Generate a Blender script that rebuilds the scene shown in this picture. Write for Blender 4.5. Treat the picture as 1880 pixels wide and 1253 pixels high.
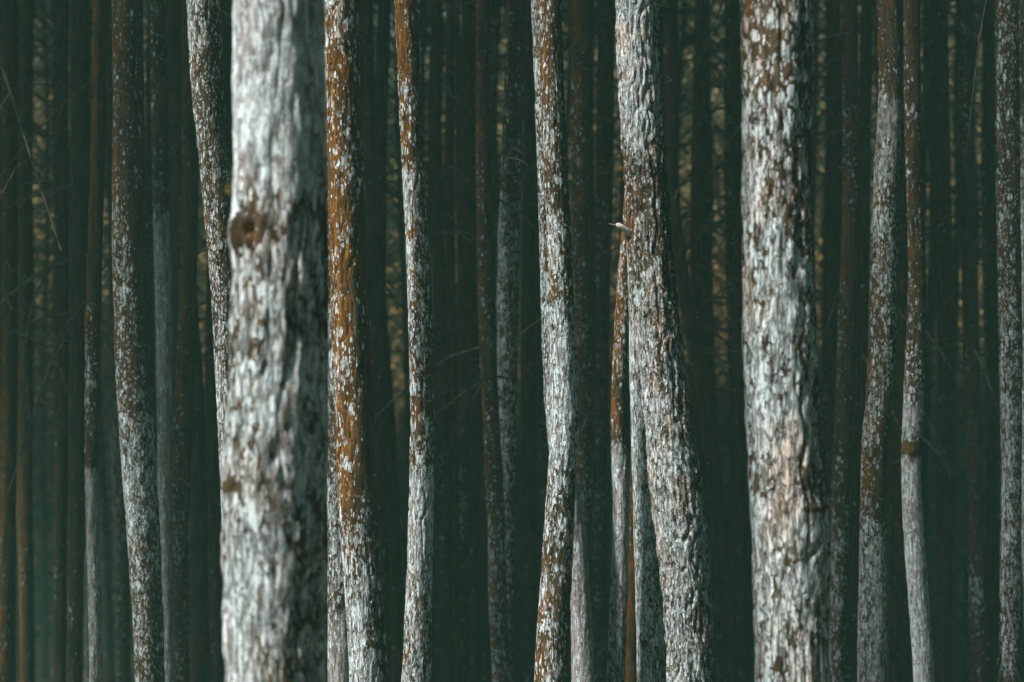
import bpy, math
import numpy as np
from mathutils import Vector

sc = bpy.context.scene
for o in list(bpy.data.objects):
    bpy.data.objects.remove(o)
C = sc.collection

# ------------------------------------------------------------------ camera
CAM_Z = 1.6
F_PX = 1880 * 50 / 36
cam_d = bpy.data.cameras.new('camera')
cam = bpy.data.objects.new('camera', cam_d)
C.objects.link(cam)
cam.location = (0, 0, CAM_Z)
cam.rotation_euler = (math.radians(90), 0, 0)
cam_d.lens = 50
cam_d.sensor_width = 36
cam_d.clip_start = 0.05
cam_d.clip_end = 2000
cam_d.dof.use_dof = True
cam_d.dof.focus_distance = 7.0
cam_d.dof.aperture_fstop = 1.6
sc.camera = cam

# ------------------------------------------------------------------ light
SUN_EL = math.radians(45)
SUN_AZ = math.radians(60)          # to the left of the line from the trees to the camera
to_sun = Vector((-math.sin(SUN_AZ) * math.cos(SUN_EL), -math.cos(SUN_AZ) * math.cos(SUN_EL), math.sin(SUN_EL)))
world = bpy.data.worlds.new('World')
sc.world = world
world.use_nodes = True
wn = world.node_tree.nodes
wl = world.node_tree.links
wn.clear()
wo = wn.new('ShaderNodeOutputWorld')
wb = wn.new('ShaderNodeBackground')
ws = wn.new('ShaderNodeTexSky')
ws.sky_type = 'NISHITA'
ws.sun_disc = False
ws.sun_elevation = SUN_EL
ws.sun_rotation = math.atan2(to_sun.x, to_sun.y) % (2 * math.pi)
wb.inputs['Strength'].default_value = 0.05
wl.new(ws.outputs[0], wb.inputs[0])
wl.new(wb.outputs[0], wo.inputs[0])

sun_d = bpy.data.lights.new('sun', 'SUN')
sun_d.energy = 5.0
sun_d.angle = math.radians(5)
sun_d.color = (1.0, 0.96, 0.9)
sun = bpy.data.objects.new('sun', sun_d)
C.objects.link(sun)
sun.rotation_euler = (-to_sun).to_track_quat('-Z', 'Y').to_euler()

sc.view_settings.view_transform = 'Standard'
sc.view_settings.look = 'None'
sc.view_settings.gamma = 1
sc.view_settings.exposure = 0.76
sc.view_settings.use_curve_mapping = False

sc.render.engine = 'CYCLES'
cy = sc.cycles
cy.max_bounces = 4
cy.diffuse_bounces = 2
cy.glossy_bounces = 1
cy.transmission_bounces = 2
cy.volume_bounces = 0
cy.adaptive_threshold = 0.02
cy.transparent_max_bounces = 8
cy.use_denoising = True
cy.caustics_reflective = False
cy.caustics_refractive = False

# ------------------------------------------------------------------ helpers
rng = np.random.default_rng(7)


def tag(o, label=None, cat=None, group=None, kind=None):
    if label: o['label'] = label
    if cat: o['category'] = cat
    if group: o['group'] = group
    if kind: o['kind'] = kind
    return o


def empty(name, loc):
    o = bpy.data.objects.new(name, None)
    C.objects.link(o)
    o.location = loc
    o.empty_display_size = 0.2
    return o


def mesh_np(name, verts, faces, mat=None, smooth=True, attrs=None):
    """verts (n,3), faces (m,k) arrays -> mesh"""
    me = bpy.data.meshes.new(name)
    verts = np.ascontiguousarray(verts, dtype=np.float32)
    faces = np.ascontiguousarray(faces, dtype=np.int32)
    m, k = faces.shape
    me.vertices.add(len(verts))
    me.vertices.foreach_set('co', verts.ravel())
    me.loops.add(m * k)
    me.loops.foreach_set('vertex_index', faces.ravel())
    me.polygons.add(m)
    me.polygons.foreach_set('loop_start', np.arange(0, m * k, k, dtype=np.int32))
    me.polygons.foreach_set('use_smooth', np.full(m, smooth, dtype=bool))
    me.update(calc_edges=True)
    me.validate()
    for an, av in (attrs or {}).items():
        a = me.attributes.new(an, 'FLOAT', 'POINT')
        a.data.foreach_set('value', np.ascontiguousarray(av, dtype=np.float32))
    if mat: me.materials.append(mat)
    return me


def link(name, me, parent=None, loc=(0, 0, 0)):
    o = bpy.data.objects.new(name, me)
    C.objects.link(o)
    o.parent = parent
    o.location = loc
    return o


def _hash(ix, iy, iz, seed):
    h = (ix * 374761393 + iy * 668265263 + iz * 2147483647 + seed * 974711) & 0xFFFFFFFF
    h = ((h ^ (h >> 13)) * 1274126177) & 0xFFFFFFFF
    h = ((h ^ (h >> 16)) * 2246822519) & 0xFFFFFFFF
    return ((h ^ (h >> 15)) & 0xFFFFFF) / float(0xFFFFFF)


def noise(x, y, z, seed=0):
    x, y, z = np.broadcast_arrays(x, y, z)
    fx, fy, fz = np.floor(x), np.floor(y), np.floor(z)
    ix, iy, iz = fx.astype(np.int64), fy.astype(np.int64), fz.astype(np.int64)
    u, v, w = x - fx, y - fy, z - fz
    u, v, w = (t * t * (3 - 2 * t) for t in (u, v, w))
    r = 0
    for dx in (0, 1):
        for dy in (0, 1):
            for dz in (0, 1):
                r = r + _hash(ix + dx, iy + dy, iz + dz, seed) * (u if dx else 1 - u) * (v if dy else 1 - v) * (w if dz else 1 - w)
    return r * 2 - 1


def tube(path, radii, sides=5):
    """closed tapered tube round a polyline -> verts, quads"""
    path = np.asarray(path, float)
    radii = np.asarray(radii, float)
    t = np.gradient(path, axis=0)
    t /= np.linalg.norm(t, axis=1)[:, None] + 1e-9
    ref = np.array([0.31, 0.17, 0.93]) if abs(t[0][2]) < 0.9 else np.array([0.93, 0.3, 0.1])
    a = np.cross(t, ref)
    a /= np.linalg.norm(a, axis=1)[:, None] + 1e-9
    b = np.cross(t, a)
    ang = np.arange(sides) * 2 * math.pi / sides
    ring = path[:, None, :] + radii[:, None, None] * (a[:, None, :] * np.cos(ang)[None, :, None] + b[:, None, :] * np.sin(ang)[None, :, None])
    v = ring.reshape(-1, 3)
    n = len(path)
    i = np.arange(n - 1)[:, None] * sides
    j = np.arange(sides)[None, :]
    jn = (j + 1) % sides
    q = np.stack([i + j, i + jn, i + sides + jn, i + sides + j], -1).reshape(-1, 4)
    return v, q


def merge(parts):
    vs, fs, k = [], [], 0
    for v, f in parts:
        vs.append(v)
        fs.append(f + k)
        k += len(v)
    return np.concatenate(vs), np.concatenate(fs)


class N:
    """tiny node-tree writer"""
    def __init__(self, mat):
        mat.use_nodes = True
        self.t = mat.node_tree
        self.t.nodes.clear()

    def n(self, typ, **kw):
        nd = self.t.nodes.new(typ)
        ins = kw.pop('ins', {})
        for k, v in kw.items():
            setattr(nd, k, v)
        for k, v in ins.items():
            self.set(nd.inputs[k], v)
        return nd

    def set(self, sock, v):
        if isinstance(v, bpy.types.NodeSocket):
            self.t.links.new(v, sock)
        else:
            if isinstance(v, tuple) and len(v) == 3 and sock.type == 'RGBA':
                v = (*v, 1)
            sock.default_value = v

    def m(self, op, a, b=0.0, c=0.0, clamp=False):
        nd = self.n('ShaderNodeMath', operation=op, use_clamp=clamp)
        self.set(nd.inputs[0], a)
        self.set(nd.inputs[1], b)
        self.set(nd.inputs[2], c)
        return nd.outputs[0]

    def vm(self, op, a, b):
        nd = self.n('ShaderNodeVectorMath', operation=op)
        self.set(nd.inputs[0], a)
        self.set(nd.inputs[1], b)
        return nd.outputs[0]

    def step(self, v, lo, hi, to0=0.0, to1=1.0):
        nd = self.n('ShaderNodeMapRange', interpolation_type='SMOOTHSTEP')
        for k, x in zip(('Value', 'From Min', 'From Max', 'To Min', 'To Max'), (v, lo, hi, to0, to1)):
            self.set(nd.inputs[k], x)
        return nd.outputs[0]

    def mix(self, f, a, b):
        nd = self.n('ShaderNodeMix', data_type='RGBA')
        self.set(nd.inputs[0], f)
        self.set(nd.inputs[6], a)
        self.set(nd.inputs[7], b)
        return nd.outputs[2]

    def noise(self, vec, scale, detail=2.0, rough=0.5):
        nd = self.n('ShaderNodeTexNoise', ins={'Vector': vec, 'Scale': scale, 'Detail': detail, 'Roughness': rough})
        return nd.outputs[0], nd.outputs[1]

    def vor(self, vec, scale, feature='F1'):
        return self.n('ShaderNodeTexVoronoi', feature=feature, ins={'Vector': vec, 'Scale': scale})

    def attr(self, name):
        return self.n('ShaderNodeAttribute', attribute_name=name).outputs['Fac']

    def out(self, color, rough=0.9, normal=None, spec=0.2):
        b = self.n('ShaderNodeBsdfPrincipled')
        self.set(b.inputs['Base Color'], color)
        self.set(b.inputs['Roughness'], rough)
        b.inputs['Specular IOR Level'].default_value = spec
        if normal is not None:
            self.set(b.inputs['Normal'], normal)
        o = self.n('ShaderNodeOutputMaterial')
        self.t.links.new(b.outputs[0], o.inputs[0])
        return b


# ------------------------------------------------------------------ materials
def bark_material():
    mat = bpy.data.materials.new('lichened_bark')
    g = N(mat)
    tc = g.n('ShaderNodeTexCoord').outputs['Object']
    rnd = g.n('ShaderNodeObjectInfo').outputs['Random']
    off = g.vm('SCALE', (13.0, 7.0, 29.0), (0.0, 0.0, 0.0))
    offn = off.node
    g.set(offn.inputs['Scale'], rnd)
    v = g.vm('ADD', tc, off)
    size = g.attr('size')                       # scale of the bark pattern on this trunk
    sn = g.n('ShaderNodeVectorMath', operation='SCALE')
    g.set(sn.inputs[0], v)
    g.set(sn.inputs['Scale'], size)
    v = sn.outputs[0]
    _, wc = g.noise(v, 22.0, 2.0)
    wv = g.vm('SUBTRACT', wc, (0.5, 0.5, 0.5))
    wv = g.vm('MULTIPLY', wv, (0.009, 0.009, 0.03))
    vw = g.vm('ADD', v, wv)
    vl = g.vm('MULTIPLY', vw, (1, 1, 0.45))      # lichen: slightly tall spots
    vf = g.vm('MULTIPLY', vw, (1, 1, 0.11))     # furrows: long vertical
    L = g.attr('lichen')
    O = g.attr('orange')
    P = g.attr('pale')
    clus, _ = g.noise(g.vm('MULTIPLY', v, (1, 1, 0.55)), 9.0, 4.0, 0.65)
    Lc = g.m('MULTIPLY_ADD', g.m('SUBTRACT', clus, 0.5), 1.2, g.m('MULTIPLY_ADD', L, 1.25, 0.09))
    fine0, _ = g.noise(vl, 120.0, 3.0, 0.65)
    fine = g.m('MULTIPLY', g.m('SUBTRACT', fine0, 0.5), 0.9)

    def spots(scale, gain, bias, cap):
        vo = g.vor(vl, scale)
        sep = g.n('ShaderNodeSeparateColor')
        g.set(sep.inputs[0], vo.outputs['Color'])
        r = g.m('SUBTRACT', g.m('MULTIPLY_ADD', Lc, gain, bias), g.m('MULTIPLY', sep.outputs[0], 0.8))
        r = g.m('MINIMUM', r, cap)
        d = g.m('ADD', g.m('SUBTRACT', r, vo.outputs['Distance']), fine)
        return g.step(d, 0.0, 0.06), sep.outputs[1]

    sA, cA = spots(46.0, 1.2, 0.06, 0.56)
    sB, cB = spots(105.0, 1.0, 0.10, 0.5)
    pn, _ = g.noise(vl, 42.0, 5.0, 0.7)
    sP = g.step(g.m('ADD', pn, g.m('MULTIPLY', Lc, 0.42)), 0.83, 0.88)
    lich = g.m('MAXIMUM', g.m('MAXIMUM', sA, sB), sP)
    cn, _ = g.noise(g.vm('MULTIPLY', vw, (1, 1, 0.17)), 42.0, 3.0, 0.55)
    edge = g.m('ABSOLUTE', g.m('SUBTRACT', cn, 0.5))
    crack = g.step(edge, 0.008, 0.045, 1.0, 0.0)
    fn, _ = g.noise(vf, 80.0, 3.0, 0.6)
    furrow = g.step(fn, 0.36, 0.50, 1.0, 0.0)
    pit = g.step(g.noise(g.vm('MULTIPLY', vw, (1, 1, 0.4)), 90.0, 4.0, 0.7)[0], 0.40, 0.49, 1.0, 0.0)
    cut = g.m('MAXIMUM', g.m('MULTIPLY', pit, 0.7),
              g.m('MAXIMUM', g.m('MULTIPLY', crack, 0.75), g.m('MULTIPLY', furrow, 0.8)))
    lich = g.m('MULTIPLY', lich, g.m('SUBTRACT', 1.0, cut), clamp=True)
    # bark
    bn, _ = g.noise(vf, 34.0, 5.0, 0.65)
    bark = g.mix(g.step(bn, 0.3, 0.7), (0.030, 0.022, 0.015), (0.120, 0.082, 0.047))
    on, _ = g.noise(g.vm('MULTIPLY', v, (1, 1, 0.45)), 12.0, 4.0, 0.6)
    om = g.step(g.m('ADD', on, g.m('MULTIPLY', O, 0.50)), 0.60, 0.90)
    onf, _ = g.noise(vf, 70.0, 3.0, 0.6)
    orange = g.mix(g.step(onf, 0.35, 0.65), (0.085, 0.042, 0.012), (0.25, 0.108, 0.019))
    col = g.mix(om, bark, orange)
    col = g.mix(g.m('MULTIPLY', crack, 0.45), col, (0.018, 0.013, 0.009))
    # smooth pale bark
    pm_, _ = g.noise(vl, 30.0, 6.0, 0.72)
    pm = g.step(g.m('ADD', pm_, g.m('MULTIPLY', P, 0.70)), 0.74, 0.92)
    pc, _ = g.noise(vf, 45.0, 4.0, 0.6)
    palec = g.mix(g.step(pc, 0.3, 0.7), (0.17, 0.14, 0.125), (0.46, 0.46, 0.46))
    col = g.mix(g.m('MULTIPLY', pm, g.m('SUBTRACT', 1.0, g.m('MULTIPLY', crack, 0.4))), col, palec)
    # lichen colours: cool white, greenish grey, a little peach
    lc = g.mix(g.step(cA, 0.55, 0.95), (0.61, 0.70, 0.74), (0.47, 0.54, 0.52))
    pe, _ = g.noise(vl, 9.0, 2.0)
    W = g.attr('warm')
    lc = g.mix(g.m('MULTIPLY', g.step(pe, 0.44, 0.66), W), lc, (0.74, 0.55, 0.45))
    lc = g.mix(g.step(cB, 0.6, 1.0, 0.0, 0.5), lc, (0.76, 0.83, 0.87))
    col = g.mix(lich, col, lc)
    grain, _ = g.noise(vw, 260.0, 3.0, 0.7)
    gr = g.step(grain, 0.3, 0.62, 0.72, 1.15)
    gv = g.n('ShaderNodeVectorMath', operation='SCALE')
    g.set(gv.inputs[0], col)
    g.set(gv.inputs['Scale'], gr)
    col = gv.outputs[0]
    h = g.m('SUBTRACT', g.m('MULTIPLY', fn, 0.9), g.m('MULTIPLY', pit, 0.3))
    h = g.m('SUBTRACT', h, g.m('MULTIPLY', crack, 0.45))
    bp = g.n('ShaderNodeBump', ins={'Strength': 0.8, 'Distance': 0.013, 'Height': h})
    g.out(col, 0.92, bp.outputs[0], 0.12)
    return mat


def simple(name, c1, c2, scale, detail=3.0, stretch=(1, 1, 1), bump=0.0, rough=0.9, spec=0.15, c3=None):
    mat = bpy.data.materials.new(name)
    g = N(mat)
    tc = g.n('ShaderNodeTexCoord').outputs['Object']
    v = g.vm('MULTIPLY', tc, stretch)
    n, _ = g.noise(v, scale, detail, 0.6)
    col = g.mix(g.step(n, 0.35, 0.65), c1, c2)
    if c3:
        n2, _ = g.noise(v, scale * 0.37, detail, 0.6)
        col = g.mix(g.step(n2, 0.5, 0.62), col, c3)
    nrm = None
    if bump:
        nrm = g.n('ShaderNodeBump', ins={'Strength': 0.7, 'Distance': bump, 'Height': n}).outputs[0]
    g.out(col, rough, nrm, spec)
    return mat


M_BARK = bark_material()
M_NEEDLE = simple('pine_needles', (0.020, 0.045, 0.018), (0.045, 0.075, 0.025), 1.4, c3=(0.07, 0.06, 0.03))
M_TWIG = simple('dead_twig', (0.06, 0.045, 0.032), (0.19, 0.16, 0.13), 18.0, stretch=(1, 1, 0.6), bump=0.002)
M_MOSS = simple('dry_moss', (0.05, 0.035, 0.014), (0.24, 0.14, 0.035), 40.0)
M_MOSSG = simple('yellow_moss', (0.09, 0.07, 0.02), (0.30, 0.20, 0.05), 30.0)
M_WOOD = simple('broken_wood', (0.45, 0.42, 0.38), (0.72, 0.70, 0.68), 60.0, bump=0.002)
M_GROUND = simple('needle_litter', (0.035, 0.024, 0.014), (0.10, 0.062, 0.03), 3.0, 6.0, bump=0.03, c3=(0.05, 0.06, 0.022))
M_SCRUB = simple('dry_scrub', (0.20, 0.14, 0.052), (0.34, 0.235, 0.10), 0.5, 6.0, c3=(0.29, 0.165, 0.065))


# ------------------------------------------------------------------ ground
def ground_z(x, y):
    x = np.asarray(x, float)
    y = np.asarray(y, float)
    fall = np.where(y < 0, 0.0, np.where(y < 3, y * y / 6 * 0.2, 0.2 * (y - 1.5)))
    z = -np.minimum(fall, 0.2 * 34.5)
    ridge = 24 - 6.5 * np.exp(-((x + 4.2) / 3.0) ** 2)
    s = np.clip((y - 35.5) / 26, 0, 1)
    z = z + ridge * (s ** 1.15)
    z = z - np.clip(y - 66, 0, 60) * 0.25
    return z + 0.12 * noise(x * 0.4, y * 0.4, 0 * x, 3) + 0.9 * noise(x * 0.06, y * 0.06, 0 * x, 5) * np.clip((np.hypot(x, y) - 30) / 40, 0, 1)


gx = np.concatenate([np.linspace(-120, -30, 31)[:-1], np.linspace(-30, 30, 121), np.linspace(30, 120, 31)[1:]])
gy = np.concatenate([np.linspace(-100, -6, 31)[:-1], np.linspace(-6, 60, 133), np.linspace(60, 125, 45)[1:]])
GX, GY = np.meshgrid(gx, gy)
GZ = ground_z(GX, GY)
nx, ny = len(gx), len(gy)
ii = (np.arange(ny - 1)[:, None] * nx + np.arange(nx - 1)[None, :]).ravel()
gme = mesh_np('ground', np.stack([GX, GY, GZ], -1).reshape(-1, 3), np.stack([ii, ii + 1, ii + nx + 1, ii + nx], -1), M_GROUND)
tag(link('ground', gme), kind='structure')


# ------------------------------------------------------------------ tree parts
def blades(n, spread_fn, lo, hi, width, r):
    """n thin two-triangle leaves; spread_fn -> centres (n,3), directions (n,3)"""
    c, d = spread_fn(n)
    ln = r.uniform(lo, hi, n)[:, None]
    side = np.cross(d, r.normal(size=(n, 3)))
    side /= np.linalg.norm(side, axis=1)[:, None] + 1e-9
    w = width * r.uniform(0.6, 1.3, n)[:, None]
    a = c - side * w * 0.5
    b = c + side * w * 0.5
    t = c + d * ln
    v = np.stack([a, b, t], 1).reshape(-1, 3)
    f = np.arange(n * 3).reshape(-1, 3)
    return v, f


def crown_mesh(seed, H=10.5):
    r = np.random.default_rng(seed)
    nb = 56
    hs = np.sort(r.uniform(0, H * 0.97, nb))
    cs, ds = [], []
    for h in hs:
        az = r.uniform(0, 2 * math.pi)
        ln = (0.55 + 2.3 * (1 - h / H) ** 0.8) * r.uniform(0.75, 1.15)
        rise = r.uniform(-0.15, 0.45)
        k = int(5 + ln * 8)
        t = r.uniform(0.25, 1.0, k)
        out = np.array([math.cos(az), math.sin(az), 0])
        per = np.array([-math.sin(az), math.cos(az), 0])
        p = out[None] * (t * ln)[:, None] + per[None] * (r.normal(size=k) * 0.28 * t * ln)[:, None]
        p[:, 2] = h + rise * t * ln * t + r.normal(size=k) * 0.10
        cs.append(p)
        dd = np.tile(out, (k, 1))
        ds.append(dd)
    cs = np.concatenate(cs)
    ds = np.concatenate(ds)
    per = 20
    cc = np.repeat(cs, per, 0)
    dd = np.repeat(ds, per, 0) * 0.6 + r.normal(size=(len(cs) * per, 3)) * 0.75 + np.array([0, 0, 0.25])
    dd /= np.linalg.norm(dd, axis=1)[:, None]
    v, f = blades(len(cc), lambda n: (cc, dd), 0.14, 0.30, 0.055, r)
    return mesh_np('crown', v, f, M_NEEDLE, smooth=False)


CROWNS = [crown_mesh(100 + i) for i in range(5)]
CROWN_H = 10.5


def branch_path(r, start, az, ln, droop, n=6):
    t = np.linspace(0, 1, n)
    out = np.array([math.cos(az), math.sin(az), 0])
    per = np.array([-math.sin(az), math.cos(az), 0])
    wob = np.cumsum(r.normal(size=n)) * 0.02 * ln
    p = np.asarray(start)[None] + out[None] * (t * ln)[:, None] + per[None] * wob[:, None]
    p[:, 2] += ln * (0.15 * t - droop * t ** 1.6) + np.cumsum(r.normal(size=n)) * 0.012 * ln
    return p


def branch_geo(r, start, az, ln, droop, rad, side=True):
    p = branch_path(r, start, az, ln, droop)
    parts = [tube(p, np.linspace(rad, rad * 0.18, len(p)), 5)]
    if side:
        for k in range(2, 5):
            if r.random() < 0.75:
                s = branch_path(r, p[k], az + r.choice((-1, 1)) * r.uniform(0.5, 1.0), ln * r.uniform(0.2, 0.4), droop * 1.2, 4)
                parts.append(tube(s, np.linspace(rad * 0.45, rad * 0.12, 4), 4))
    return merge(parts)


def smooth_interp(x, xp, fp):
    """Catmull-like smooth interpolation through points (xp ascending)"""
    xp = np.asarray(xp, float)
    fp = np.asarray(fp, float)
    if len(xp) < 3:
        return np.interp(x, xp, fp)
    m = np.gradient(fp, xp)
    x = np.asarray(x, float)
    i = np.clip(np.searchsorted(xp, x) - 1, 0, len(xp) - 2)
    h = xp[i + 1] - xp[i]
    t = np.clip((x - xp[i]) / h, 0, 1)
    h00 = 2 * t ** 3 - 3 * t ** 2 + 1
    h10 = t ** 3 - 2 * t ** 2 + t
    h01 = -2 * t ** 3 + 3 * t ** 2
    h11 = t ** 3 - t ** 2
    return h00 * fp[i] + h10 * h * m[i] + h01 * fp[i + 1] + h11 * h * m[i + 1]


def trunk_mesh(cx, rad, zs, segs, seed, lich, orange, pale, warm=0.0, size=1.0, furrow=0.004, lump=0.03, cyoff=None, bumps=()):
    """cx, rad, lich, orange, pale: arrays over zs (object space).  bumps: (theta, z, dtheta, dz, height)"""
    th = np.linspace(0, 2 * math.pi, segs, endpoint=False)
    Z, T = np.meshgrid(zs, th, indexing='ij')
    R = np.repeat(rad[:, None], segs, 1)
    ct, st = np.cos(T), np.sin(T)
    sx = seed * 3.7
    R0 = np.median(rad)
    X0, Y0 = ct * R0, st * R0
    R = R * (1 + lump * noise(X0 * 9 + sx, Y0 * 9, Z * 3.0, 11) + lump * 0.5 * noise(X0 * 20 + sx, Y0 * 20, Z * 9.0, 12))
    wx = 0.02 * noise(X0 * 12 + sx, Y0 * 12, Z * 9, 14)
    fr = 1 - np.abs(noise((X0 + wx) * 34 * size + sx, (Y0 + wx) * 34 * size, Z * 5.0 * size, 13)) * 2
    fr2 = noise((X0 + wx) * 85 * size + sx, Y0 * 85 * size, Z * 22.0 * size, 15)
    R = R - furrow * np.clip(fr, 0, 1) ** 3 * 1.3 + furrow * 0.65 * fr2
    knot = np.zeros_like(R)
    for (bt, bz, dt, dz, bh) in bumps:
        dth = (T - bt + math.pi) % (2 * math.pi) - math.pi
        wgt = np.exp(-(dth / dt) ** 2 - ((Z - bz) / dz) ** 2)
        knot = np.maximum(knot, wgt)
        R = R + bh * wgt * (1 + 0.5 * noise(X0 * 40, Y0 * 40, Z * 40, seed + 20))
    cyo = np.zeros_like(zs) if cyoff is None else cyoff
    V = np.stack([cx[:, None] + R * ct, cyo[:, None] + R * st, Z], -1).reshape(-1, 3)
    n = len(zs)
    i = np.arange(n - 1)[:, None] * segs
    j = np.arange(segs)[None, :]
    jn = (j + 1) % segs
    F = np.stack([i + j, i + jn, i + segs + jn, i + segs + j], -1).reshape(-1, 4)
    # 1 on the side to the left, turned a little to the front
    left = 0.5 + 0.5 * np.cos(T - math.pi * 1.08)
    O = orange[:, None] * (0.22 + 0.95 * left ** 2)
    O = O + 0.12 * knot
    Lc = np.repeat(lich[:, None], segs, 1) - 0.75 * knot - 0.22 * (0.5 + 0.5 * np.cos(T - 0.15)) ** 2 + 0.16 * noise(X0 * 6 + sx, Y0 * 6, Z * 1.6, seed + 51)  # lichen also thinned on the right: shade put into the colour
    Pp = np.repeat(pale[:, None], segs, 1) * (1 - knot)
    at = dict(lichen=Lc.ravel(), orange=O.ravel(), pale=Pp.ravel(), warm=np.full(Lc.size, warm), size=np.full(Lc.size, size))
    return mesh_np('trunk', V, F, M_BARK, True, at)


def tuft(name, parent, pos, rx, rz, n, mat, seed, hang=0.2):
    """a shaggy tuft of moss strands on a lumpy core"""
    r = np.random.default_rng(seed)
    u = r.normal(size=(n, 3))
    u /= np.linalg.norm(u, axis=1)[:, None]
    c = u * np.array([rx, rx * 0.6, rz]) * r.uniform(0.3, 0.95, (n, 1))
    d = u + r.normal(size=(n, 3)) * 0.6 - np.array([0, 0, hang])
    d /= np.linalg.norm(d, axis=1)[:, None]
    v, f = blades(n, lambda k: (c, d), rx * 0.35, rx * 0.9, rx * 0.07, r)
    o = link(name, mesh_np(name, v, f, mat, False), parent, pos)
    return o


def px(x, y, d):
    """photo pixel at depth d -> place in the scene"""
    return np.array([(x - 940) / F_PX * d, d, CAM_Z + (626.5 - y) / F_PX * d])


crown_i = 0


def add_crown(parent, x, y, z, s):
    global crown_i
    o = link('crown', CROWNS[crown_i % len(CROWNS)], parent, (x, y, z))
    o.rotation_euler.z = (crown_i * 2.399) % 6.283
    o.scale = (s, s, s)
    crown_i += 1
    return o


KEY_XY = []


def key_tree(label, d, pts, lich, orange, pale, hero=0, warm=0.0, size=1.0, seed=0, bumps=(), branches=0, group=None, tall=None, crown=True):
    r = np.random.default_rng(seed + 500)
    s = d / F_PX
    pts = sorted(pts, key=lambda p: -p[0])                 # bottom first
    yy = np.array([p[0] for p in pts], float)
    xc = np.array([(p[1] + p[2]) / 2 for p in pts], float)
    ww = np.array([(p[2] - p[1]) for p in pts], float)
    zz = CAM_Z + (626.5 - yy) * s
    cxw = (xc - 940) * s
    rw = ww / 2 * s
    z_bot, z_top = zz[0], zz[-1]
    bs = (cxw[0] - cxw[min(2, len(cxw) - 1)]) / (zz[0] - zz[min(2, len(zz) - 1)])
    bs = np.clip(bs, -0.12, 0.12)
    k = max(0, len(cxw) - 3)
    ts = np.clip((cxw[-1] - cxw[k]) / (zz[-1] - zz[k]), -0.05, 0.05)
    # base on the ground
    bx = cxw[0]
    gz = float(ground_z(bx, d))
    bx = cxw[0] + bs * (gz - z_bot) * 0.5
    gz = float(ground_z(bx, d)) - 0.06
    H = tall or r.uniform(23.5, 26.5)
    cb = gz + H - CROWN_H
    ztop = gz + H - 0.4
    # control points below and above the frame
    rb, rt = rw[0], rw[-1]
    cz = [gz, gz + 0.12, gz + 0.35, (gz + 0.35 + z_bot) / 2] if z_bot - gz > 0.7 else [gz, gz + 0.12, gz + 0.3]
    hh = [(c - gz) / (z_bot - gz) for c in cz]
    ccx = [bx + (cxw[0] - bx) * h * (1.5 - 0.5 * h) for h in hh]
    flare = [1.75, 1.4, 1.2, 1.06]
    crr = [rb * f for f in flare[:len(cz)]]
    ez = np.array([z_top + 1.5, z_top + 4, cb, ztop])
    ez = np.maximum.accumulate(ez)
    ecx = cxw[-1] + ts * np.array([1.3, 2.4, 3.5, 4.0])
    frac = (ez - z_top) / (ztop - z_top)
    er = np.maximum(rt * (1 - 0.86 * frac ** 1.2), 0.015)
    az = np.concatenate([cz, zz, ez])
    ax = np.concatenate([ccx, cxw, ecx])
    ar = np.concatenate([crr, rw, er])
    # rings
    lo, hi = CAM_Z - 660 * s, CAM_Z + 660 * s
    step, segs, fur = {0: (0.05, 28, 0.002), 1: (0.02, 56, 0.003), 2: (0.0085, 110, 0.004), 3: (0.0075, 150, 0.0095)}[hero]
    mid = np.arange(lo, hi, step)
    zs = np.concatenate([np.linspace(gz, lo, max(6, int((lo - gz) / 0.12)), endpoint=False), mid, np.linspace(hi, ztop, 36)])
    cx_ = smooth_interp(zs, az, ax)
    r_ = np.maximum(smooth_interp(zs, az, ar), 0.012)

    def prof(p):
        if not isinstance(p, (list, tuple)):
            return np.full(len(zs), float(p))
        p = sorted(p, key=lambda q: -q[0])
        return np.interp(zs, [CAM_Z + (626.5 - q[0]) * s for q in p], [q[1] for q in p])

    cyo = 0.04 * noise(zs * 0.35 + seed * 7.1, 0 * zs, 0 * zs, 8)
    bl = [(b[0], CAM_Z + (626.5 - b[1]) * s - gz, b[2], b[3], b[4]) for b in bumps]
    me = trunk_mesh(cx_ - bx, r_, zs - gz, segs, seed, prof(lich), prof(orange), prof(pale), warm, size, fur, 0.02 + 0.008 * (hero < 2), cyo, bl)
    root = empty('pine_tree', (bx, d, gz))
    tag(root, label, 'tree', group or 'pine trees in the wood')
    link('trunk', me, root)
    if crown:
        add_crown(root, float(np.interp(cb, zs, cx_)) - bx, float(np.interp(cb, zs, cyo)), cb - gz, r.uniform(0.9, 1.1))
    for q in range(branches):
        z = r.uniform(CAM_Z + (-100) * s, CAM_Z + 640 * s) if q else r.uniform(CAM_Z + 150 * s, CAM_Z + 640 * s)
        a = r.uniform(0, 2 * math.pi)
        c = (float(np.interp(z, zs, cx_)) - bx, float(np.interp(z, zs, cyo)), z - gz)
        v, f = branch_geo(r, c, a, r.uniform(0.35, 1.7), r.uniform(0.3, 1.2), r.uniform(0.007, 0.016))
        link('branch', mesh_np('branch', v, f, M_TWIG), root)
    KEY_XY.append((bx, d))
    root['_d'] = d
    return root


def to_local(root, x, y, dd=0.0):
    p = px(x, y, root['_d'] + dd)
    return Vector(p) - root.location


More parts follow.
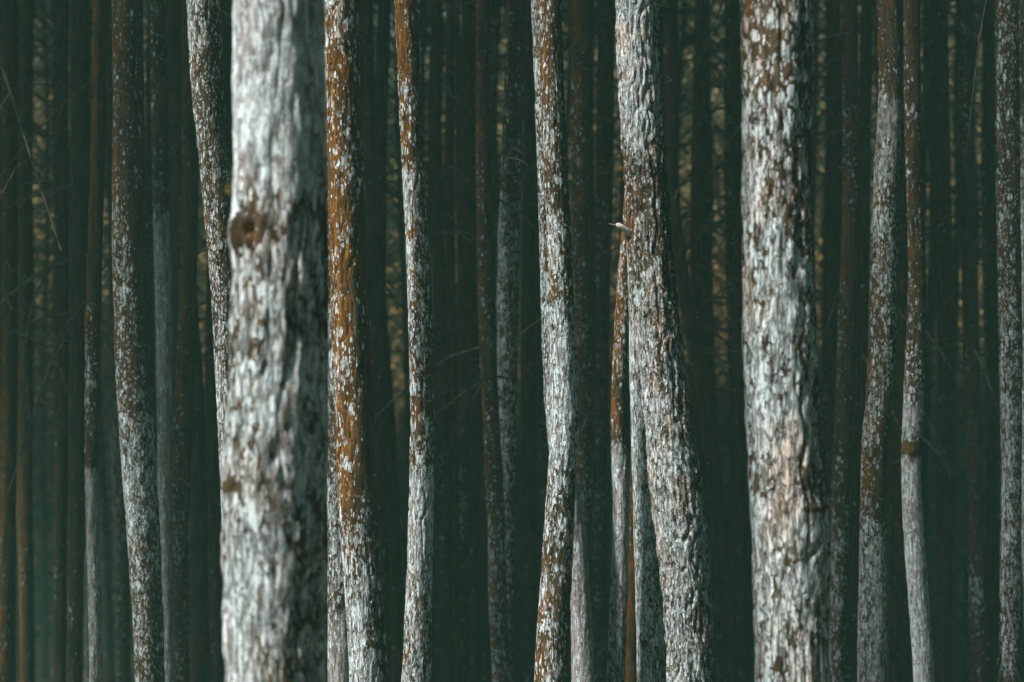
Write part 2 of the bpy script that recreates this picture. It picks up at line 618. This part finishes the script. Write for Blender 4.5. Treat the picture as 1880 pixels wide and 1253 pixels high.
# ------------------------------------------------------------------ the trees one can tell apart
D = key_tree('thickest blurred pine trunk, pale with a shaggy brown knot at mid height', 4.4,
    [(0, 433, 594), (160, 431, 597), (320, 431, 602), (430, 426, 604), (520, 428, 604), (640, 426, 604), (760, 419, 603), (873, 412, 602), (980, 411, 602), (1100, 413, 602), (1253, 418, 604)],
    [(-200, 0.75), (0, 0.70), (300, 0.66), (400, 0.5), (480, 0.56), (860, 0.62), (1060, 0.66), (1115, 0.72), (1400, 0.7)],
    [(0, 0.0), (380, 0.1), (430, 0.3), (480, 0.15), (1120, 0.1)],
    [(-100, 0.75), (0, 0.75), (330, 0.65), (400, 0.2), (470, 0.1), (900, 0.12), (1253, 0.2)],
    hero=3, warm=0.3, size=0.62, seed=1,
    bumps=[(-2.35, 430, 0.42, 0.045, 0.018), (-2.08, 430, 0.12, 0.018, -0.035), (-2.5, 885, 0.3, 0.02, 0.006)])
E = key_tree('rust orange pine trunk with white lichen flecks, right beside the thickest blurred trunk', 6.8,
    [(0, 594, 657), (150, 596, 660), (320, 600, 668), (510, 603, 672), (640, 609, 682), (760, 615, 687), (873, 618, 691), (1000, 626, 697), (1120, 635, 706), (1253, 642, 714)],
    [(-100, 0.45), (0, 0.44), (150, 0.42), (330, 0.38), (450, 0.33), (560, 0.32), (700, 0.3), (800, 0.18), (880, 0.18), (960, 0.4), (1100, 0.55), (1253, 0.58)],
    [(0, 0.95), (300, 1.25), (500, 1.35), (700, 1.15), (850, 0.8), (1000, 0.45), (1253, 0.35)], [(900, 0.0), (1150, 0.2), (1253, 0.3)],
    hero=2, seed=2, size=0.85)
key_tree('grey speckled trunk in shade between the thickest trunk and the orange trunk', 8.0,
    [(0, 590, 626), (320, 594, 632), (640, 598, 640), (873, 599, 643), (1100, 600, 648), (1253, 601, 652)],
    [(0, 0.3), (640, 0.42), (1100, 0.5), (1253, 0.4)], 0.1, [(0, 0.1), (1100, 0.2), (1170, 0.8), (1253, 0.8)], hero=1, seed=30)
T3 = key_tree('leaning pine trunk flecked white, partly hidden behind the left edge of the thickest trunk', 7.3,
    [(0, 342, 402), (90, 347, 407), (180, 353, 413), (290, 365, 421), (383, 374, 429), (510, 386, 437), (640, 393, 443), (766, 399, 449), (873, 404, 454), (1000, 409, 460), (1253, 414, 470)],
    [(0, 0.46), (130, 0.42), (220, 0.4), (320, 0.52), (640, 0.55), (1253, 0.58)], [(0, 0.25), (640, 0.15), (1253, 0.1)], 0.05, hero=2, warm=0.4, seed=3, size=1.2)
F_ = key_tree('slim pine trunk, orange above and white with lichen below, right of the orange trunk', 7.2,
    [(0, 724, 766), (150, 731, 773), (240, 735, 776), (320, 739, 780), (420, 744, 786), (510, 748, 792), (640, 751, 797), (766, 753, 796), (850, 752, 796), (919, 751, 796), (1021, 748, 794), (1124, 743, 793), (1253, 737, 791)],
    [(0, 0.28), (220, 0.28), (300, 0.3), (340, 0.6), (500, 0.5), (620, 0.55), (840, 0.55), (880, 0.75), (1000, 0.78), (1080, 0.65), (1253, 0.6)],
    [(0, 0.8), (250, 1.0), (330, 0.6), (500, 0.5), (800, 0.45), (1253, 0.6)], [(800, 0.0), (900, 0.4), (1050, 0.3), (1253, 0.1)], hero=2, seed=4)
Kt = key_tree('grey pine trunk showing in slivers behind the crooked white slim trunk', 8.0,
    [(0, 975, 1013), (170, 981, 1020), (320, 986, 1026), (510, 991, 1032), (640, 995, 1036), (766, 1001, 1043), (870, 1014, 1057), (970, 1031, 1075), (1100, 1046, 1085), (1253, 1049, 1092)],
    [(0, 0.45), (500, 0.55), (800, 0.45), (1000, 0.4), (1253, 0.5)], 0.0, [(0, 0.25), (600, 0.3), (950, 0.7), (1253, 0.75)], hero=1, seed=5)
Lt = key_tree('crooked slim pine trunk with white lichen, bulging right below mid height', 6.9,
    [(0, 989, 1031), (150, 992, 1036), (320, 997, 1044), (420, 1003, 1049), (510, 1008, 1053), (640, 1009, 1059), (700, 1010, 1063), (766, 1010, 1065), (820, 1009, 1062), (868, 1006, 1058), (940, 1001, 1055), (1021, 995, 1052), (1124, 988, 1047), (1253, 981, 1043)],
    [(0, 0.5), (60, 0.3), (130, 0.28), (200, 0.42), (320, 0.4), (400, 0.48), (540, 0.42), (600, 0.66), (850, 0.72), (920, 0.5), (1010, 0.5), (1150, 0.48), (1253, 0.5)],
    [(0, 0.55), (150, 0.5), (320, 0.45), (545, 0.7), (600, 0.15), (850, 0.15), (950, 0.35), (1253, 0.45)], 0.1, hero=2, seed=6, size=0.92)
Q = key_tree('white flecked pine trunk right of centre with a broken white stub on its left', 6.3,
    [(0, 1131, 1208), (150, 1134, 1212), (320, 1145, 1225), (430, 1152, 1233), (510, 1156, 1240), (613, 1166, 1250), (766, 1183, 1270), (870, 1190, 1286), (1000, 1206, 1299), (1124, 1218, 1306), (1253, 1224, 1310)],
    [(0, 0.72), (230, 0.68), (280, 0.5), (310, 0.3), (420, 0.34), (520, 0.5), (640, 0.6), (760, 0.58), (1000, 0.66), (1253, 0.6)],
    [(0, 0.12), (300, 0.3), (420, 0.3), (1253, 0.1)], [(0, 0.25), (260, 0.2), (320, 0.25), (500, 0.15), (950, 0.4), (1253, 0.3)], hero=3, warm=0.6, size=1.3, seed=7, bumps=[(3.05, 422, 0.35, 0.03, 0.010)])
Q2 = key_tree('grey green speckled trunk pressed behind the trunk with the broken white stub', 7.3,
    [(0, 1138, 1178), (300, 1145, 1187), (613, 1155, 1202), (766, 1157, 1206), (950, 1162, 1214), (1124, 1167, 1222), (1253, 1169, 1228)],
    [(0, 0.5), (613, 0.66), (1253, 0.62)], 0.05, 0.35, hero=1, seed=8)
P = key_tree('thin orange trunk turning pale below, left of the trunk with the broken stub', 8.1,
    [(0, 1157, 1180), (300, 1150, 1178), (400, 1143, 1172), (520, 1132, 1161), (640, 1125, 1155), (720, 1121, 1150), (827, 1121, 1153), (919, 1124, 1154), (1040, 1121, 1153), (1124, 1118, 1151), (1253, 1113, 1146)],
    [(300, 0.1), (640, 0.3), (800, 0.35), (840, 0.6), (1253, 0.5)], [(300, 1.0), (640, 0.9), (780, 0.6), (850, 0.1)], [(790, 0.0), (850, 0.9), (1000, 0.6), (1253, 0.4)], hero=1, seed=9)
P2 = key_tree('very thin plain orange stem between two speckled trunks right of centre', 10.0,
    [(0, 1166, 1182), (500, 1160, 1177), (870, 1156, 1174), (1124, 1151, 1171), (1253, 1147, 1169)], 0.08, 0.9, 0.0, hero=0, seed=10)
R = key_tree('broad blurred pine trunk blotched white and brown, nearest on the right', 5.2,
    [(0, 1361, 1490), (160, 1360, 1488), (320, 1360, 1486), (510, 1361, 1490), (640, 1363, 1497), (766, 1367, 1504), (868, 1371, 1513), (925, 1376, 1521), (971, 1379, 1524), (1060, 1382, 1521), (1124, 1384, 1521), (1253, 1389, 1524)],
    [(0, 0.5), (150, 0.52), (350, 0.54), (430, 0.5), (560, 0.58), (800, 0.62), (880, 0.5), (930, 0.75), (1030, 0.68), (1253, 0.6)],
    [(0, 0.3), (300, 0.28), (560, 0.2), (800, 0.15), (900, 0.2), (950, 0.1), (1253, 0.2)], [(0, 0.1), (860, 0.1), (950, 0.35), (1253, 0.12)], hero=3, warm=0.6, size=0.68, seed=11,
    bumps=[(-1.0, 925, 0.4, 0.012, 0.006)])
B = key_tree('dim reddish trunk at left with white flecks, leaning and whiter towards its foot', 8.7,
    [(0, 207, 262), (180, 207, 263), (330, 206, 264), (470, 206, 266), (613, 210, 274), (740, 216, 280), (873, 226, 287), (960, 233, 293), (1050, 240, 298), (1150, 246, 301), (1253, 250, 304)],
    [(0, 0.2), (300, 0.22), (600, 0.34), (800, 0.42), (880, 0.62), (1080, 0.5), (1253, 0.45)], [(0, 0.35), (400, 0.4), (800, 0.3), (1253, 0.35)], 0.0, hero=1, seed=12)
A = key_tree('thin trunk near the left edge, plain pale grey below and dim orange above', 8.9,
    [(0, 171, 197), (200, 168, 194), (320, 165, 192), (450, 160, 187), (640, 156, 184), (760, 156, 182), (873, 157, 181), (960, 159, 183), (1047, 162, 186), (1253, 167, 191)],
    [(0, 0.06), (600, 0.15), (700, 0.5), (780, 0.3), (860, 0.3), (900, 0.4), (1253, 0.3)], [(0, 0.7), (640, 0.6), (850, 0.1)], [(840, 0.0), (890, 0.95), (1253, 0.95)], hero=1, seed=13)
key_tree('dim plain grey trunk in the gap left of the leaning flecked trunk', 10.2,
    [(0, 276, 304), (383, 281, 312), (613, 286, 318), (920, 290, 317), (1253, 296, 324)], [(0, 0.1), (380, 0.25), (1253, 0.3)], [(0, 0.3), (400, 0.0)], [(360, 0.0), (420, 0.8), (1253, 0.8)], hero=0, seed=14, branches=2)
key_tree('dark leaning trunk with an orange left edge, just right of the dim reddish trunk', 10.8,
    [(0, 334, 366), (400, 332, 363), (613, 326, 358), (800, 317, 352), (970, 308, 346), (1124, 312, 346), (1253, 316, 348)], [(0, 0.05), (600, 0.1), (800, 0.25), (1253, 0.3)], 0.7, 0.0, hero=0, seed=15, branches=2)
key_tree('black bare trunk filling the gap left of the leaning flecked trunk', 12.0,
    [(0, 298, 338), (400, 318, 352), (700, 340, 374), (1253, 352, 388)], 0.05, 0.1, 0.0, hero=0, seed=16, branches=3)
key_tree('dim brown trunk in the middle with faint lichen near its foot', 10.2,
    [(0, 873, 898), (320, 874, 903), (640, 880, 911), (766, 886, 917), (920, 893, 926), (1124, 898, 932), (1253, 903, 938)], [(0, 0.08), (640, 0.15), (900, 0.3), (1253, 0.5)], 0.45, [(900, 0.0), (1253, 0.3)], hero=1, seed=17, branches=3)
key_tree('dark trunk with a lichen speckled left edge, leaning behind the dim brown middle trunk', 10.4,
    [(0, 931, 964), (320, 919, 958), (450, 913, 955), (640, 913, 951), (870, 914, 946), (1253, 912, 944)], [(0, 0.1), (350, 0.3), (450, 0.5), (1253, 0.5)], 0.2, 0.1, hero=1, seed=18, branches=2)
key_tree('dim broad brown trunk just right of the crooked white slim trunk', 10.9,
    [(0, 1047, 1087), (320, 1048, 1090), (640, 1058, 1093), (900, 1056, 1087), (1253, 1052, 1084)], [(0, 0.06), (320, 0.15), (640, 0.2), (900, 0.35), (1253, 0.3)], 0.5, 0.0, hero=1, seed=19, branches=2)
key_tree('dim dark trunk left of the trunk with the broken white stub', 13.0,
    [(0, 1097, 1128), (320, 1093, 1126), (640, 1090, 1118), (1253, 1086, 1114)], [(0, 0.05), (800, 0.2), (1253, 0.25)], 0.35, 0.1, hero=0, seed=20, branches=2)
key_tree('dark speckled trunk close beside the right edge of the broad blurred trunk', 10.9,
    [(0, 1545, 1575), (320, 1546, 1576), (640, 1536, 1570), (900, 1526, 1560), (1253, 1520, 1552)], [(0, 0.05), (600, 0.16), (900, 0.25), (1253, 0.3)], 0.3, 0.0, hero=0, seed=21, branches=3)
T_ = key_tree('orange edged trunk right of the broad one, with a smooth grey patch high up', 8.7,
    [(0, 1612, 1657), (200, 1613, 1657), (320, 1606, 1652), (510, 1599, 1648), (640, 1596, 1646), (740, 1591, 1640), (817, 1584, 1632), (940, 1582, 1629), (1073, 1579, 1629), (1253, 1577, 1632)],
    [(0, 0.22), (190, 0.28), (400, 0.34), (640, 0.45), (780, 0.35), (850, 0.2), (940, 0.3), (980, 0.55), (1253, 0.5)], [(0, 0.2), (400, 0.5), (640, 0.35), (830, 0.6), (930, 0.4), (1000, 0.1), (1253, 0.15)],
    [(150, 0.0), (190, 0.55), (330, 0.5), (400, 0.05), (960, 0.0), (1030, 0.5), (1253, 0.5)], hero=1, seed=22)
U = key_tree('slim trunk kinked below mid height, grey white at its foot, right part of view', 8.5,
    [(0, 1660, 1690), (200, 1662, 1693), (320, 1666, 1696), (450, 1670, 1701), (560, 1669, 1702), (640, 1665, 1701), (766, 1659, 1696), (868, 1656, 1691), (971, 1659, 1696), (1073, 1665, 1703), (1253, 1675, 1713)],
    [(0, 0.15), (400, 0.15), (560, 0.35), (700, 0.45), (800, 0.5), (822, 0.05), (845, 0.5), (1253, 0.5)], [(0, 0.15), (600, 0.25), (800, 0.2), (822, 0.5), (850, 0.05)], [(690, 0.0), (760, 0.7), (820, 0.2), (860, 0.85), (1253, 0.85)], hero=1, seed=23,
    bumps=[(-1.7, 822, 1.2, 0.03, 0.008)])
key_tree('black bare trunk with short spiky twigs, right of the slim kinked trunk', 13.6,
    [(0, 1713, 1739), (320, 1712, 1744), (640, 1722, 1752), (1253, 1718, 1748)], 0.03, 0.0, 0.0, hero=0, seed=24, branches=6)
key_tree('black trunk with one pale smear, between the spiky trunk and the right edge trunk', 12.4,
    [(0, 1762, 1788), (320, 1763, 1790), (640, 1766, 1796), (1253, 1778, 1812)], [(0, 0.03), (230, 0.25), (290, 0.05), (1000, 0.1), (1080, 0.4), (1253, 0.2)], 0.0, 0.0, hero=0, seed=25, branches=4)
X = key_tree('grey speckled trunk standing at the right edge of the view', 8.8,
    [(0, 1826, 1868), (320, 1829, 1872), (640, 1836, 1878), (870, 1839, 1877), (1124, 1835, 1873), (1253, 1831, 1870)], [(0, 0.3), (640, 0.38), (800, 0.5), (1253, 0.55)], 0.2, [(0, 0.05), (800, 0.2), (1253, 0.3)], hero=1, seed=26)
key_tree('pale grey trunk cut by the right edge of the view', 9.9,
    [(0, 1869, 1908), (400, 1866, 1906), (640, 1864, 1905), (900, 1872, 1912), (1253, 1880, 1922)], [(0, 0.2), (500, 0.4), (1253, 0.4)], 0.1, [(0, 0.1), (500, 0.6), (1253, 0.6)], hero=0, seed=27)
# dark bare trunks between and behind them
SIL = [
    ('black bare trunk second from the left edge of the view', 13.2, [(0, 38, 61), (626, 36, 60), (1253, 40, 64)]),
    ('black bare trunk left of the thin trunk with the pale foot', 12.2, [(0, 102, 124), (626, 103, 127), (1253, 100, 125)]),
    ('broad black trunk touching the left side of the thin pale footed trunk', 11.4, [(0, 130, 162), (400, 132, 165), (800, 128, 160), (1253, 122, 152)]),
    ('dark trunk at the very left edge of the view', 12.0, [(0, 4, 30), (626, 2, 30), (1253, -6, 26)]),
    ('dark slim trunk leaning between the orange trunk and the slim orange and white one', 13.0, [(0, 694, 718), (320, 684, 710), (626, 682, 709), (1253, 690, 720)]),
    ('black straight trunk just right of the slim orange and white trunk', 12.0, [(0, 792, 810), (300, 788, 808), (626, 800, 826), (1253, 806, 834)]),
    ('dim orange trunk two trunks right of the slim orange and white one', 14.0, [(0, 819, 834), (320, 815, 834), (800, 822, 842), (1253, 826, 848)]),
    ('black trunk left of the grey trunk slivers in the middle', 13.4, [(0, 962, 984), (626, 956, 982), (1253, 962, 990)]),
    ('dark trunk close along the right side of the trunk with the broken stub', 11.6, [(0, 1222, 1246), (400, 1226, 1252), (800, 1290, 1318), (1253, 1330, 1360)]),
    ('black slim trunk in the branchy gap left of the broad blurred trunk', 13.4, [(0, 1276, 1293), (400, 1268, 1288), (800, 1264, 1286), (1253, 1270, 1292)]),
    ('black slim trunk touching the left edge of the broad blurred trunk', 12.8, [(0, 1340, 1358), (626, 1346, 1366), (1253, 1352, 1374)]),
    ('dark trunk between the dark speckled one and the orange edged one at right', 12.2, [(0, 1580, 1602), (626, 1572, 1596), (1253, 1552, 1576)]),
    ('black trunk hidden behind the right side of the orange edged trunk', 12.4, [(0, 1640, 1664), (626, 1642, 1666), (1253, 1632, 1658)]),
    ('thin black trunk next to the grey speckled trunk at right', 13.0, [(0, 1806, 1824), (626, 1812, 1832), (1253, 1808, 1830)]),
    ('black trunk in the gap left of the thickest blurred trunk', 12.8, [(0, 404, 428), (626, 378, 402), (1253, 384, 410)]),
    ('black trunk close along the right side of the orange trunk', 13.2, [(0, 664, 684), (400, 676, 698), (800, 702, 728), (1253, 716, 742)]),
    ('dark trunk just left of the dim brown middle trunk', 13.8, [(0, 848, 866), (626, 852, 872), (1253, 862, 884)]),
]
for k, (lb, d, pt) in enumerate(SIL):
    key_tree(lb, d, pt, [(0, -0.1), (626, -0.02), (1253, 0.1)], 0.15 + 0.5 * (k % 3 == 0) + 0.4 * (k == 6), 0.0, hero=0, seed=40 + k, branches=9 + k % 5)

# ------------------------------------------------------------------ small things growing on the named trees
for kx, ky, kr, kz, kd in ((440, 424, 0.036, 0.028, 0.09), (466, 414, 0.030, 0.014, 0.135), (448, 446, 0.034, 0.022, 0.105), (488, 440, 0.024, 0.020, 0.15), (466, 455, 0.028, 0.012, 0.135), (500, 426, 0.016, 0.012, 0.155)):
    tuft('knot_moss', D, to_local(D, kx, ky, -kd), kr, kz, 300, M_MOSS, kx)
tuft('moss', D, to_local(D, 424, 348, -0.02), 0.026, 0.016, 220, M_MOSSG, 3, 0.0)
tuft('moss', D, to_local(D, 436, 890, -0.12), 0.035, 0.03, 320, M_MOSSG, 4)
tuft('moss', R, to_local(R, 1436, 932, -0.15), 0.020, 0.032, 260, M_MOSSG, 5)
tuft('moss', R, to_local(R, 1521, 978, -0.02), 0.018, 0.026, 240, M_MOSSG, 6)
tuft('moss', R, to_local(R, 1516, 915, -0.02), 0.016, 0.020, 200, M_MOSSG, 7)
tuft('moss', U, to_local(U, 1668, 826, -0.07), 0.028, 0.028, 220, M_MOSSG, 8)
tuft('moss', Lt, to_local(Lt, 1012, 552, -0.06), 0.016, 0.018, 160, M_MOSS, 9)
tuft('moss', T_, to_local(T_, 1592, 828, -0.05), 0.026, 0.03, 200, M_MOSS, 10)


def local_tube(name, root, pts, radii, mat, dd=0.0, sides=6):
    p = np.array([list(to_local(root, x, y, dd + z)) for x, y, z in pts])
    v, f = tube(p, radii, sides)
    # caps
    return link(name, mesh_np(name, v, f, mat), root)


st = local_tube('broken_stub', Q, [(1160, 432, 0.0), (1150, 424, -0.02), (1141, 417, -0.03), (1134, 413, -0.035), (1131, 411.5, -0.036)], [0.015, 0.0135, 0.0125, 0.011, 0.003], M_WOOD, sides=9)
local_tube('twig', Q, [(1134, 414, -0.03), (1126, 413, -0.03), (1117, 411, -0.02)], [0.005, 0.003, 0.0012], M_TWIG)
local_tube('twig', Q, [(1228, 394, -0.03), (1235, 375, -0.04), (1241, 358, -0.04), (1245, 344, -0.05)], [0.0022, 0.0018, 0.0014, 0.0008], M_TWIG)
local_tube('twig', D, [(432, 352, 0), (424, 350, 0), (414, 350, -0.01)], [0.005, 0.004, 0.002], M_TWIG)
local_tube('branch_scar', R, [(1500, 922, -0.07), (1470, 908, -0.115), (1440, 890, -0.14), (1412, 888, -0.145), (1396, 900, -0.125)], [0.003, 0.0045, 0.005, 0.004, 0.002], M_TWIG, 0.012)

# ------------------------------------------------------------------ the deep wood
VAR = []
for i in range(8):
    r = np.random.default_rng(900 + i)
    H = 26.0
    zs = np.concatenate([np.array([0, 0.1, 0.3, 0.7]), np.arange(1.1, 17, 0.22), np.linspace(17.2, H - 0.4, 12)])
    bend = 0.16 * noise(zs * 0.16 + i * 5, 0 * zs, 0 * zs, 31) + 0.04 * noise(zs * 0.6 + i * 5, 0 * zs, 0 * zs, 32)
    bend -= bend[0]
    rr = 0.098 * (1 - 0.8 * (zs / H) ** 1.3) * (1 + 0.6 * np.exp(-zs / 0.25))
    L = np.clip(-0.05 + 0.3 * noise(zs * 0.4 + i * 9, 0 * zs, 0 * zs, 33) + 0.18 * np.exp(-zs / 4), -0.15, 0.6)
    O = np.clip(0.35 + 0.6 * noise(zs * 0.25 + i * 4, 0 * zs, 0 * zs, 34), 0, 1)
    P_ = np.clip(0.1 + 0.5 * noise(zs * 0.3 + i * 6, 0 * zs, 0 * zs, 35), 0, 0.4)
    me = trunk_mesh(bend, rr, zs, 14, 60 + i, L, O, P_, 0.1, 1.0, 0.002, 0.03)
    parts = []
    for q in range(80):
        z = 4.5 + 11.5 * r.random() ** 0.7
        parts.append(branch_geo(r, (float(np.interp(z, zs, bend)), 0, z), r.uniform(0, 6.28), r.uniform(0.5, 1.9), r.uniform(0.5, 1.4), r.uniform(0.010, 0.020), r.random() < 0.6))
    v, f = merge(parts)
    VAR.append((me, mesh_np('dead_branches', v, f, M_TWIG), float(np.interp(15.5, zs, bend))))

pts = list(KEY_XY)


def free(x, y, dmin):
    for (a, b) in pts:
        if (a - x) ** 2 + (b - y) ** 2 < dmin * dmin:
            return False
    return True


far = []
HEROES = [(a, b) for a, b in KEY_XY if b < 8.6]
rr = np.random.default_rng(21)
for t in range(9000):
    y = rr.uniform(3.2, 35)
    x = rr.uniform(-30, 20)
    infr = abs(x) < 0.36 * y + 0.5
    margin = abs(x) < 0.36 * y + 0.25
    if y < 14.5 and abs(x) < 0.36 * y + 0.35:
        continue
    if not infr and x < 0 and any(0 < (hx - x) * 0.866 + (hy - y) * 0.5 < 10.5 and abs((hx - x) * 0.5 - (hy - y) * 0.866) < 0.75 for hx, hy in HEROES):
        continue
    dmin = 1.45 if infr else (2.0 if (y < 9 or x < 0) else 2.7)
    if not infr and abs(x) > 0.36 * y + (16 if x < 0 else 6):
        continue
    if free(x, y, dmin):
        pts.append((x, y))
        far.append((x, y, infr))
far.sort(key=lambda p: p[1])
n_in = 0
for k, (x, y, infr) in enumerate(far):
    if infr:
        n_in += 1
        if n_in > 235:
            continue
    me, bm_, cxo = VAR[k % 8]
    s = rr.uniform(0.98, 1.2) if infr else rr.uniform(0.82, 1.1)
    gz = float(ground_z(x, y)) - 0.05
    root = empty('pine_tree', (x, y, gz))
    root.rotation_euler = (rr.normal() * 0.012, rr.normal() * 0.014, rr.uniform(-0.5, 0.5))
    w = rr.uniform(0.66, 1.15)
    if infr and y < 24:
        tag(root, 'slim dark pine trunk deep in the shade behind the flecked trunks', 'tree', 'dark trunks in the middle of the wood')
    elif infr:
        tag(root, 'thin blurred far pine trunk at the back of the wood', 'tree', 'far trunks at the back of the wood')
    else:
        tag(root, 'pine tree of the same wood standing beside the view', 'tree', 'trees beside the view')
    o = link('trunk', me, root)
    o.scale = (w * s, w * s, s)
    if infr:
        o = link('dead_branches', bm_, root)
        o.scale = (s, s, s)
        tag(o, kind='stuff')
    add_crown(root, cxo * w * s, 0, 15.5 * s, s * rr.uniform(0.9, 1.1))
print('far trees', len(far), 'in frame', n_in)
for o in list(C.objects):
    if '_d' in o:
        del o['_d']

# ------------------------------------------------------------------ added young pines, out of view
ry = np.random.default_rng(5)
zt = np.linspace(0, 10.6, 16)
ym = trunk_mesh(0.03 * noise(zt * 0.5, 0 * zt, 0 * zt, 41), 0.07 * (1 - 0.9 * zt / 10.7), zt, 10, 91, 0 * zt + 0.1, 0 * zt + 0.2, 0 * zt, 0.0)
# added unseen behind and to the right of the camera to block sky light; the light comes in over the open ground at left
bp_ = []
for t in range(4000):
    y = ry.uniform(-24, 1.0)
    x = ry.uniform(-4.5, 22)
    if y > -5.0 and x < 5.5 or x < 0 and y > -8 or any((a - x) ** 2 + (b - y) ** 2 < 3.6 for a, b in bp_):
        continue
    bp_.append((x, y))
for k, (x, y) in enumerate(bp_):
    root = empty('sky_block_pine', (x, y, float(ground_z(x, y)) - 0.05))
    tag(root, 'young pine added out of view behind the viewer to block sky light', 'tree', 'added trees behind the viewer')
    s = ry.uniform(0.9, 1.2)
    root.scale = (s, s, s * 1.25)
    root.rotation_euler.z = ry.uniform(0, 6.28)
    link('trunk', ym, root)
    add_crown(root, 0, 0, 0.4, 1.0)

# ------------------------------------------------------------------ scrub on the hillside across the valley
r = np.random.default_rng(77)
NB = 5200
bx = r.uniform(-30, 30, NB)
by = 36.2 + 29 * r.random(NB) ** 0.8
bh = r.uniform(0.6, 2.2, NB) * (1 + 0.9 * (by > 58))
bz = ground_z(bx, by)
per = 52
cc = np.repeat(np.stack([bx, by, bz], -1), per, 0)
u = r.normal(size=(NB * per, 3))
u /= np.linalg.norm(u, axis=1)[:, None]
rad = np.repeat(bh, per)[:, None] * np.array([0.62, 0.62, 0.55])
cc = cc + u * rad * r.uniform(0.5, 1.0, (NB * per, 1)) ** 0.5
cc[:, 2] += np.repeat(bh, per) * 0.45
dd = u * 0.7 + r.normal(size=u.shape) * 0.7 + np.array([0, 0, 0.3])
dd /= np.linalg.norm(dd, axis=1)[:, None]
v, f = blades(len(cc), lambda n: (cc, dd), 0.16, 0.45, 0.13, r)
tag(link('hillside_scrub', mesh_np('hillside_scrub', v, f, M_SCRUB, False)), 'dry olive brown scrub on the far slope behind the trunks', 'scrub', kind='stuff')

# ------------------------------------------------------------------ volume added to lift and tint the dark tones
HZ = bpy.data.materials.new('tone_lift_haze')
HZ.use_nodes = True
nt = HZ.node_tree
nt.nodes.clear()
ho = nt.nodes.new('ShaderNodeOutputMaterial')
hv = nt.nodes.new('ShaderNodeVolumePrincipled')
hv.inputs['Color'].default_value = (0.40, 1.0, 0.78, 1)
hv.inputs['Density'].default_value = 0.0053
nt.links.new(hv.outputs[0], ho.inputs['Volume'])
x0, x1, y0, y1, z0, z1 = -122, 122, -102, 127, -13.5, 36
hvx = np.array([(x, y, z) for z in (z0, z1) for y in (y0, y1) for x in (x0, x1)], float)
hfx = np.array([(0, 2, 3, 1), (4, 5, 7, 6), (0, 1, 5, 4), (2, 6, 7, 3), (0, 4, 6, 2), (1, 3, 7, 5)])
tag(link('tone_lift_haze', mesh_np('tone_lift_haze', hvx, hfx, HZ, False)), 'thin greenish volume added to lift the dark tones', 'tone_lift_haze', kind='stuff')
